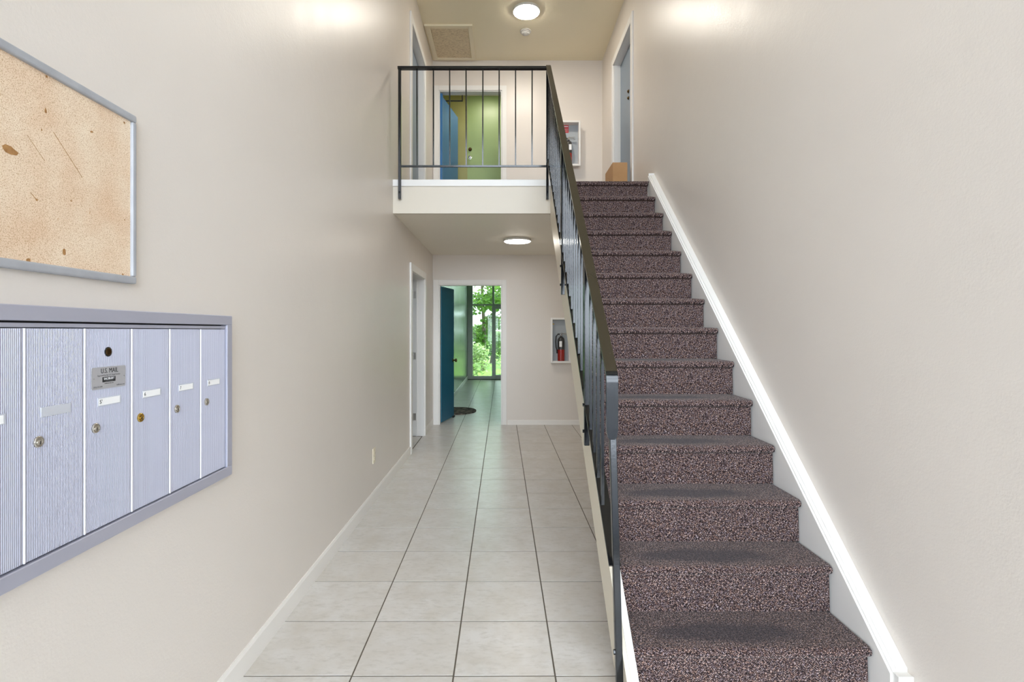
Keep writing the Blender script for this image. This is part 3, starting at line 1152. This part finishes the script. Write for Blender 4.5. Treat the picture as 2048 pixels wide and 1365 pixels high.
# torn patches, pin holes and scratches, placed where the board shows them
def blotch(px, py, ry, rz, n=9):
    y, z = P2YZ(px, py, XL + 0.011)
    m = MB()
    pts = []
    for i in range(n):
        a = 2 * PI * i / n
        k = random.uniform(0.6, 1.15)
        pts.append((y - 1.0 + ry * k * math.cos(a), z - 1.495 + rz * k * math.sin(a)))
    m.prism(pts, 0.0098, 0.0106, 'x')
    m.build('worn_patch', M['corkmark'], panel)
for b in ((20, 300, .020, .010), (58, 522, .006, .008), (129, 504, .005, .009), (184, 264, .005, .003), (94, 153, .003, .004), (92, 222, .003, .006), (74, 400, .004, .003)):
    blotch(*b)
for b in ((249, 245, .0035, .0035), (246, 549, .0035, .0035), (143, 402, .0025, .0025), (250, 440, .002, .002), (84, 260, .002, .003)):
    blotch(*b)
def scratch(p, q, w=0.0006):
    (ya, za), (yb, zb) = P2YZ(*p, XL + 0.011), P2YZ(*q, XL + 0.011)
    m = MB(); m.bar((0.0101, ya - 1, za - 1.495), (0.0101, yb - 1, zb - 1.495), w * 2, 0.0008, (1, 0, 0)); m.build('scratch', M['corkmark'], panel)
scratch((108, 265), (165, 355)); scratch((55, 270), (90, 322), .0004); scratch((62, 385), (75, 402))

# ------------------------------------------------------------------ mailboxes
MX = 0.023                       # front face proud of the wall
MY0, MY1 = 0.62, 2.010
MZ0, MZ1 = 0.830, 1.420
r = thing('mailbox_bank', 'row of brushed aluminium apartment mailboxes set in the left wall below the cork board', 'mailbox', (XL, 1.3, MZ0))
def ml(m):
    return m.move((0, -1.3, -MZ0))
m = MB()
m.box(0, MX + 0.006, MY0, MY1, MZ0, 0.8655, 0.002, 1)                    # lower flange
m.box(0, MX + 0.006, MY0, MY1, 1.3865, MZ1, 0.002, 1)                   # upper flange
m.box(0, MX + 0.006, MY1 - 0.036, MY1, 0.8655, 1.3865, 0.002, 1)
m.box(0, MX + 0.006, MY0, MY0 + 0.03, 0.8655, 1.3865, 0.002, 1)
ml(m).build('frame', M['alu'], r)
m = MB(); m.box(0, MX, MY0 + 0.03, MY1 - 0.036, 1.3725, 1.3820, 0.001, 1); ml(m).build('top_strip', M['alu'], r)
m = MB(); m.box(0.0, 0.006, MY0 + 0.03, MY1 - 0.036, 0.8655, 1.3865); ml(m).build('back_panel', M['ink'], r)
edges = [0.645, 0.811, 0.9775, 1.144, 1.309, 1.475, 1.643, 1.810, 1.972]
DZ0, DZ1 = 0.869, 1.3705
nums = ['1', '2', '3', '', '5\'', '6', '7', '8']
def door_mesh(w, h):
    mb = MB()
    mb.box(0.006, MX - 0.0008, 0.0012, w - 0.0012, 0, h, 0.0006, 1)
    n = 34
    p = (w - 0.014) / n
    for i in range(n):
        y = 0.009 + p * i
        mb.prism([(MX - 0.0009, y), (MX + 0.0002, y + p * 0.22), (MX + 0.0002, y + p * 0.5), (MX - 0.0009, y + p * 0.72)], 0.001, h - 0.001, 'z')
    return mb
for i in range(8):
    a, b = edges[i], edges[i + 1]
    d = door_mesh(b - a, DZ1 - DZ0).build('mailbox_door', M['alu'], r, loc=(0, a - 1.3, DZ0 - MZ0))
    cx = (b - a) / 2
    m = MB(); m.box(0.010, MX + 0.0014, 0.0006, 0.0036, 0, DZ1 - DZ0, 0.0004, 1); m.build('folded_edge', M['bright_edge'], d)
    # name holder / card
    if nums[i]:
        m = MB(); m.box(MX, MX + 0.0015, cx - 0.041, cx + 0.041, 0.305, 0.327, 0.0006, 1); m.build('label_holder', M['clear'], d)
        m = MB(); m.box(MX + 0.0014, MX + 0.002, cx - 0.038, cx + 0.036, 0.3075, 0.3245); m.build('label_card', M['paper'], d)
        text('box_number', nums[i], 0.014, (MX + 0.0022, cx - 0.031, 0.316), (PI / 2, 0, PI / 2), M['ink'], d)
    else:
        m = MB(); m.box(MX, MX + 0.0016, cx - 0.041, cx + 0.041, 0.305, 0.327, 0.0006, 1); m.build('label_holder', M['clear'], d)
    # lock
    mat = M['brass'] if i == 5 else M['steel']
    lz = 1.122 - DZ0
    ly = 0.035
    m = MB()
    m.lathe([(0.0125, 0), (0.0125, 0.003), (0.011, 0.0045), (0.0085, 0.0045), (0.008, 0.0035), (0.002, 0.0035)], (MX, ly, lz), 24, 'x')
    m.lathe([(0.006, 0.0), (0.006, 0.0052), (0.004, 0.006)], (MX, ly, lz - 0.0015), 16, 'x')
    m.build('lock', mat, d, smooth=True)
    m = MB(); m.box(MX + 0.0055, MX + 0.0062, ly - 0.001, ly + 0.001, lz - 0.006, lz + 0.002); m.build('keyhole', M['ink'], d)
    if i == 4:
        m = MB(); m.lathe([(0.0125, 0), (0.0125, 0.0012), (0.011, 0.0016), (0.010, 0.0016)], (MX, 1.388 - a, 1.311 - DZ0), 24, 'x'); m.build('arrow_lock_ring', M['ink'], d, smooth=True)
        m = MB(); m.lathe([(0.0098, 0), (0.0098, 0.0020), (0.008, 0.003), (0.003, 0.0022)], (MX, 1.388 - a, 1.311 - DZ0), 20, 'x'); m.build('arrow_lock', M['bronze'], d, smooth=True)
        # engraved plate
        m = MB()
        y0, y1, z0, z1 = 1.331 - a, 1.450 - a, 1.2175 - DZ0, 1.2730 - DZ0
        rr = 0.004
        pts = []
        for (cy, cz, a0) in ((y1 - rr, z1 - rr, 0), (y0 + rr, z1 - rr, 90), (y0 + rr, z0 + rr, 180), (y1 - rr, z0 + rr, 270)):
            for k in range(5):
                an = math.radians(a0 + 22.5 * k)
                pts.append((cy + rr * math.cos(an), cz + rr * math.sin(an)))
        m.prism(pts, MX, MX + 0.0014, 'x')
        m.build('mail_plate', M['plate'], d)
        R3 = (PI / 2, 0, PI / 2)
        XX = MX + 0.0016
        cyp = (y0 + y1) / 2
        text('plate_lettering', 'U.S. MAIL', 0.0175, (XX, cyp + 0.001, z1 - 0.0105), R3, M['ink'], d, sx=0.86)
        text('plate_lettering', 'Approved by the U.S. Postal Service', 0.0062, (XX, cyp - 0.001, z1 - 0.0215), R3, M['inkgrey'], d, sx=0.88)
        m = MB(); m.box(MX + 0.0013, MX + 0.0018, cyp - 0.024, cyp + 0.022, z0 + 0.0165, z0 + 0.0295, 0.0003, 1); m.build('plate_badge', M['ink'], d)
        text('plate_lettering', 'SALSBURY', 0.0082, (MX + 0.0019, cyp - 0.001, z0 + 0.0248), R3, M['paper'], d, sx=1.0)
        text('plate_lettering', 'INDUSTRIES', 0.0038, (MX + 0.0019, cyp - 0.001, z0 + 0.0190), R3, M['inkgrey'], d, sx=1.3)
        text('plate_lettering', 'mailboxes.com  usa', 0.004, (XX, cyp - 0.001, z0 + 0.0132), R3, M['inkgrey'], d, sx=1.0)
        text('plate_lettering', '(323)-232-6181', 0.0055, (XX, y0 + 0.005, z0 + 0.0060), R3, M['inkgrey'], d, 'LEFT', 0.9)
        text('plate_lettering', 'mailboxes.com', 0.0055, (XX, y1 - 0.004, z0 + 0.0060), R3, M['inkgrey'], d, 'RIGHT', 0.9)
        for yy_ in (y0 + 0.006, y1 - 0.006):
            m = MB(); m.lathe([(0.0018, 0), (0.0018, 0.001), (0.0008, 0.0014)], (MX + 0.0014, yy_, (z0 + z1) / 2), 12, 'x'); m.build('rivet', M['chrome'], d)

# ------------------------------------------------------------------ outlet on the left wall
r = thing('power_outlet', 'ivory duplex wall outlet low on the left wall above the baseboard', 'outlet', (XL, 4.30, 0.37))
m = MB(); m.box(0, 0.006, -0.038, 0.038, -0.060, 0.060, 0.003, 2); m.build('cover_plate', M['ivory'], r)
for z in (-0.022, 0.022):
    m = MB(); m.box(0.005, 0.009, -0.016, 0.016, z - 0.014, z + 0.014, 0.002, 1); s_ = m.build('socket', M['ivory'], r)
    m = MB(); m.box(0.0088, 0.0094, -0.008, -0.006, z - 0.006, z + 0.004); m.box(0.0088, 0.0094, 0.006, 0.008, z - 0.006, z + 0.004); m.build('slot', M['ink'], s_)

# ------------------------------------------------------------------ extinguisher cabinets and extinguishers
def cabinet(loc, label, sticker=False):
    """open-front box on the back wall; loc = lower left front corner on the wall"""
    r = thing('extinguisher_cabinet', label, 'cabinet', loc, 'open extinguisher cabinets')
    W, H, D = 0.262, 0.625, 0.115
    m = MB()
    m.box(0, 0.014, -D, 0, 0, H)
    m.box(W - 0.014, W, -D, 0, 0, H)
    m.box(0.014, W - 0.014, -D, 0, 0, 0.014)
    m.box(0.014, W - 0.014, -D, 0, H - 0.014, H)
    # face frame
    m.box(-0.012, 0.016, -D - 0.008, -D, -0.012, H + 0.012, 0.003, 1)
    m.box(W - 0.016, W + 0.012, -D - 0.008, -D, -0.012, H + 0.012, 0.003, 1)
    m.box(0.016, W - 0.016, -D - 0.008, -D, -0.012, 0.016, 0.003, 1)
    m.box(0.016, W - 0.016, -D - 0.008, -D, H - 0.016, H + 0.012, 0.003, 1)
    m.build('casing', M['cabinet'], r)
    m = MB(); m.box(0.014, W - 0.014, -0.006, 0, 0.014, H - 0.014); m.build('back_panel', M['cabinet_in'], r)
    m = MB(); m.box(0.02, 0.05, -0.008, -0.005, H - 0.085, H - 0.070); m.build('bracket', M['brass'], r)
    if sticker:
        m = MB(); m.box(0.02, 0.115, -0.0072, -0.006, H - 0.125, H - 0.012); s_ = m.build('instruction_sticker', M['stickred'], r)
        m = MB(); m.box(0.03, 0.106, -0.0078, -0.007, H - 0.040, H - 0.028); m.box(0.03, 0.106, -0.0078, -0.007, H - 0.075, H - 0.070); m.box(0.03, 0.10, -0.0078, -0.007, H - 0.10, H - 0.095); m.build('lettering_line', M['paper'], s_)
    return r
CY = YB
cabinet((0.672, CY, 0.915), 'open white extinguisher cabinet on the ground floor back wall right of the doorway')
cabinet((0.815, CY, 3.738), 'open white extinguisher cabinet with red sticker on the landing back wall', True)
def extinguisher(loc, label, mirror=1, tx=0.0):
    r = thing('fire_extinguisher', label, 'fire extinguisher', loc, 'small fire extinguishers')
    R = 0.050
    m = MB(); m.lathe([(R * .9, 0), (R, 0.004), (R, 0.165)], seg=28); m.build('cylinder_body', M['red'], r, smooth=True)
    m = MB(); m.lathe([(R * 1.003, 0.165), (R * 1.003, 0.30), (R * .9, 0.325), (R * .6, 0.342), (R * .34, 0.348), (R * .34, 0.36)], seg=28); m.build('grey_band', M['extgrey'], r, smooth=True)  # dark grey band round the upper cylinder
    m = MB(); m.box(tx - 0.030, tx + 0.008, -R - 0.004, -R - 0.001, 0.205, 0.285, 0.001, 1); m.build('inspection_tag', M['paper'], r)
    m = MB(); m.cyl((0, 0, 0.372), 0.016, 0.035, 'z', 16); m.box(-0.018, 0.018, -0.013, 0.013, 0.375, 0.395, 0.003, 1)
    m.cyl((-0.0, -0.024, 0.376), 0.013, 0.02, 'y', 16); v_ = m.build('valve', M['chrome'], r, smooth=True)
    m = MB(); m.bar((mirror * 0.0, -0.002, 0.405), (mirror * 0.095, -0.002, 0.372), 0.018, 0.006); m.build('lever', M['chrome'], r)
    m = MB(); m.bar((mirror * 0.0, -0.002, 0.393), (mirror * 0.090, -0.002, 0.402), 0.016, 0.006); m.build('handle', M['chrome'], r)
    m = MB(); m.tube([(-mirror * 0.012, 0, 0.385), (-mirror * 0.045, -0.004, 0.388), (-mirror * 0.072, -0.008, 0.355), (-mirror * 0.078, -0.008, 0.28), (-mirror * 0.074, -0.008, 0.20), (-mirror * 0.060, -0.006, 0.155)], 0.0085, 10)
    m.tube([(-mirror * 0.060, -0.006, 0.165), (-mirror * 0.057, -0.006, 0.11)], 0.012, 10); m.build('hose', M['rubber'], r, smooth=True)
    return r
extinguisher((0.672 + 0.143, CY - 0.06, 0.915 + 0.014), 'red fire extinguisher with black hose in the ground floor cabinet')
extinguisher((0.815 + 0.108, CY - 0.06, 3.738 + 0.014), 'red fire extinguisher with white tag in the landing cabinet', 1, 0.030)

# ------------------------------------------------------------------ cardboard box
r = thing('cardboard_box', 'tall narrow brown cardboard box on the landing beside the right wall door', 'box', (1.285, 6.22, Z2 + 0.0))
m = MB(); m.box(-0.082, 0.082, -0.22, 0.22, 0.0, 0.466, 0.002, 1); m.build('carton', M['card'], r)
m = MB(); m.box(-0.003, 0.003, -0.221, -0.2, 0.462, 0.4668); m.build('lid_seam', M['corkmark'], r)

# ------------------------------------------------------------------ doormat beyond the open teal door
m = MB()
pts = [(-0.46, -0.40)]
for k in range(17):
    a = -PI / 2 + PI * k / 16
    pts.append((0.0 + 0.32 * math.cos(a), 0.40 * math.sin(a)))
pts.append((-0.46, 0.40))
m.prism(pts, 0, 0.014, 'z')
o = m.build('doormat', M['mat'], None, loc=(-0.80, 9.15, 0.0005))
tag(o, 'dark half-round doormat on the tiles just past the open teal door', 'doormat')

# ------------------------------------------------------------------ trees and shrubs outside the rear window
def foliage(parent, blobs, n, size, mat):
    verts, faces = [], []
    for _ in range(n):
        cx, cy, cz, rx, ry, rz = random.choice(blobs)
        while True:
            p = Vector((random.uniform(-1, 1), random.uniform(-1, 1), random.uniform(-1, 1)))
            if p.length < 1:
                break
        p = Vector((cx + p.x * rx, cy + p.y * ry, cz + p.z * rz))
        s = size * random.uniform(0.6, 1.3)
        rot = Matrix.Rotation(random.uniform(0, 2 * PI), 3, 'Z') @ Matrix.Rotation(random.uniform(-1.0, 1.0), 3, 'X') @ Matrix.Rotation(random.uniform(-0.9, 0.9), 3, 'Y')
        shape = ((0, -0.5, 0), (0.33, -0.15, 0.05), (0.22, 0.25, 0.04), (0, 0.55, -0.06), (-0.22, 0.25, 0.04), (-0.33, -0.15, 0.05))
        b = len(verts)
        for q in shape:
            verts.append(tuple(p + rot @ (Vector(q) * s)))
        faces.append((b, b + 1, b + 2, b + 3))
        faces.append((b, b + 3, b + 4, b + 5))
    me = bpy.data.meshes.new('foliage')
    me.from_pydata(verts, [], faces)
    me.materials.append(mat)
    o = bpy.data.objects.new('foliage', me)
    C.objects.link(o)
    o.parent = parent
    o['kind'] = 'stuff'
    return o
def tree(loc, label, h, blobs, n, size, mat, branches, cat='tree', name='tree'):
    r = thing(name, label, cat, loc)
    m = MB()
    m.tube([(0, 0, -0.02), (0.03, 0.02, h * 0.35), (-0.04, 0, h * 0.7), (0.02, 0, h)], [0.09, 0.07, 0.05, 0.02], 10)
    m.build('trunk', M['bark'], r)
    for b in branches:
        m = MB(); m.tube(b, [0.03, 0.02, 0.008], 7); m.build('branch', M['bark'], r)
    foliage(r, blobs, n, size, mat)
    return r
tree((-0.75, 19.0, -0.05), 'broad leaved tree close outside the rear window, left of the glass door', 4.2,
     [(-0.3, 0, 1.2, .7, .5, .35), (0.35, .1, 1.7, .45, .5, .3), (-0.25, 0, 2.4, .7, .7, .4), (.6, 0, 2.75, .6, .6, .45), (0, 0, 3.6, 1.4, 1.2, .9), (-1.3, 0, 2.2, .7, .8, .8), (-.9, 0, .7, .8, .6, .4)],
     2300, 0.17, M['leaf'], [((0, 0, 1.0), (-.4, .1, 1.4), (-.9, .2, 1.6)), ((0, 0, 1.5), (.4, 0, 1.9), (.9, 0, 2.2)), ((0, 0, 2.2), (-.5, 0, 2.6), (-1.1, 0, 2.9))])
tree((0.55, 21.5, -0.05), 'leafy tree seen through the rear glass door, behind the nearer tree', 4.8,
     [(-.5, 0, 1.0, .8, .6, .5), (-.6, 0, 2.6, .9, .8, .5), (0, 0, 3.8, 1.8, 1.4, 1.0), (.8, 0, 2.0, .9, .8, .7), (.4, 0, .8, .8, .6, .5)],
     2200, 0.19, M['leaf'], [((0, 0, 1.4), (-.5, .1, 1.9), (-1.0, .2, 2.2)), ((0, 0, 2.0), (.5, 0, 2.4), (1.0, 0, 2.7))])
r = thing('shrub', 'low dark green shrub on the lawn behind the rear trees', 'shrub', (-0.6, 23.5, -0.05))
foliage(r, [(0, 0, .6, 2.0, .7, .55), (-.6, 0, 1.3, .8, .5, .4), (.7, 0, 1.1, .5, .5, .4)], 2400, 0.16, M['leaf2'])
m = MB(); m.tube([(0, 0, 0), (.05, 0, .5), (-.1, 0, 1.0)], [.05, .035, .015], 8); m.build('stem', M['bark'], r)

for (x_, y_, lb) in ((-1.0, 16.7, 'pale leafy shrub right outside the fixed pane of the rear window'), (0.35, 17.6, 'pale leafy shrub right outside the rear glass door')):
    r = thing('shrub', lb, 'shrub', (x_, y_, -0.05))
    foliage(r, [(0, 0, .35, .6, .35, .35), (.1, 0, .75, .4, .3, .3)], 620, 0.12, M['leaf3'])
    m = MB(); m.tube([(0, 0, 0), (.03, 0, .4), (-.04, 0, .8)], [.03, .02, .01], 8); m.build('stem', M['bark'], r)
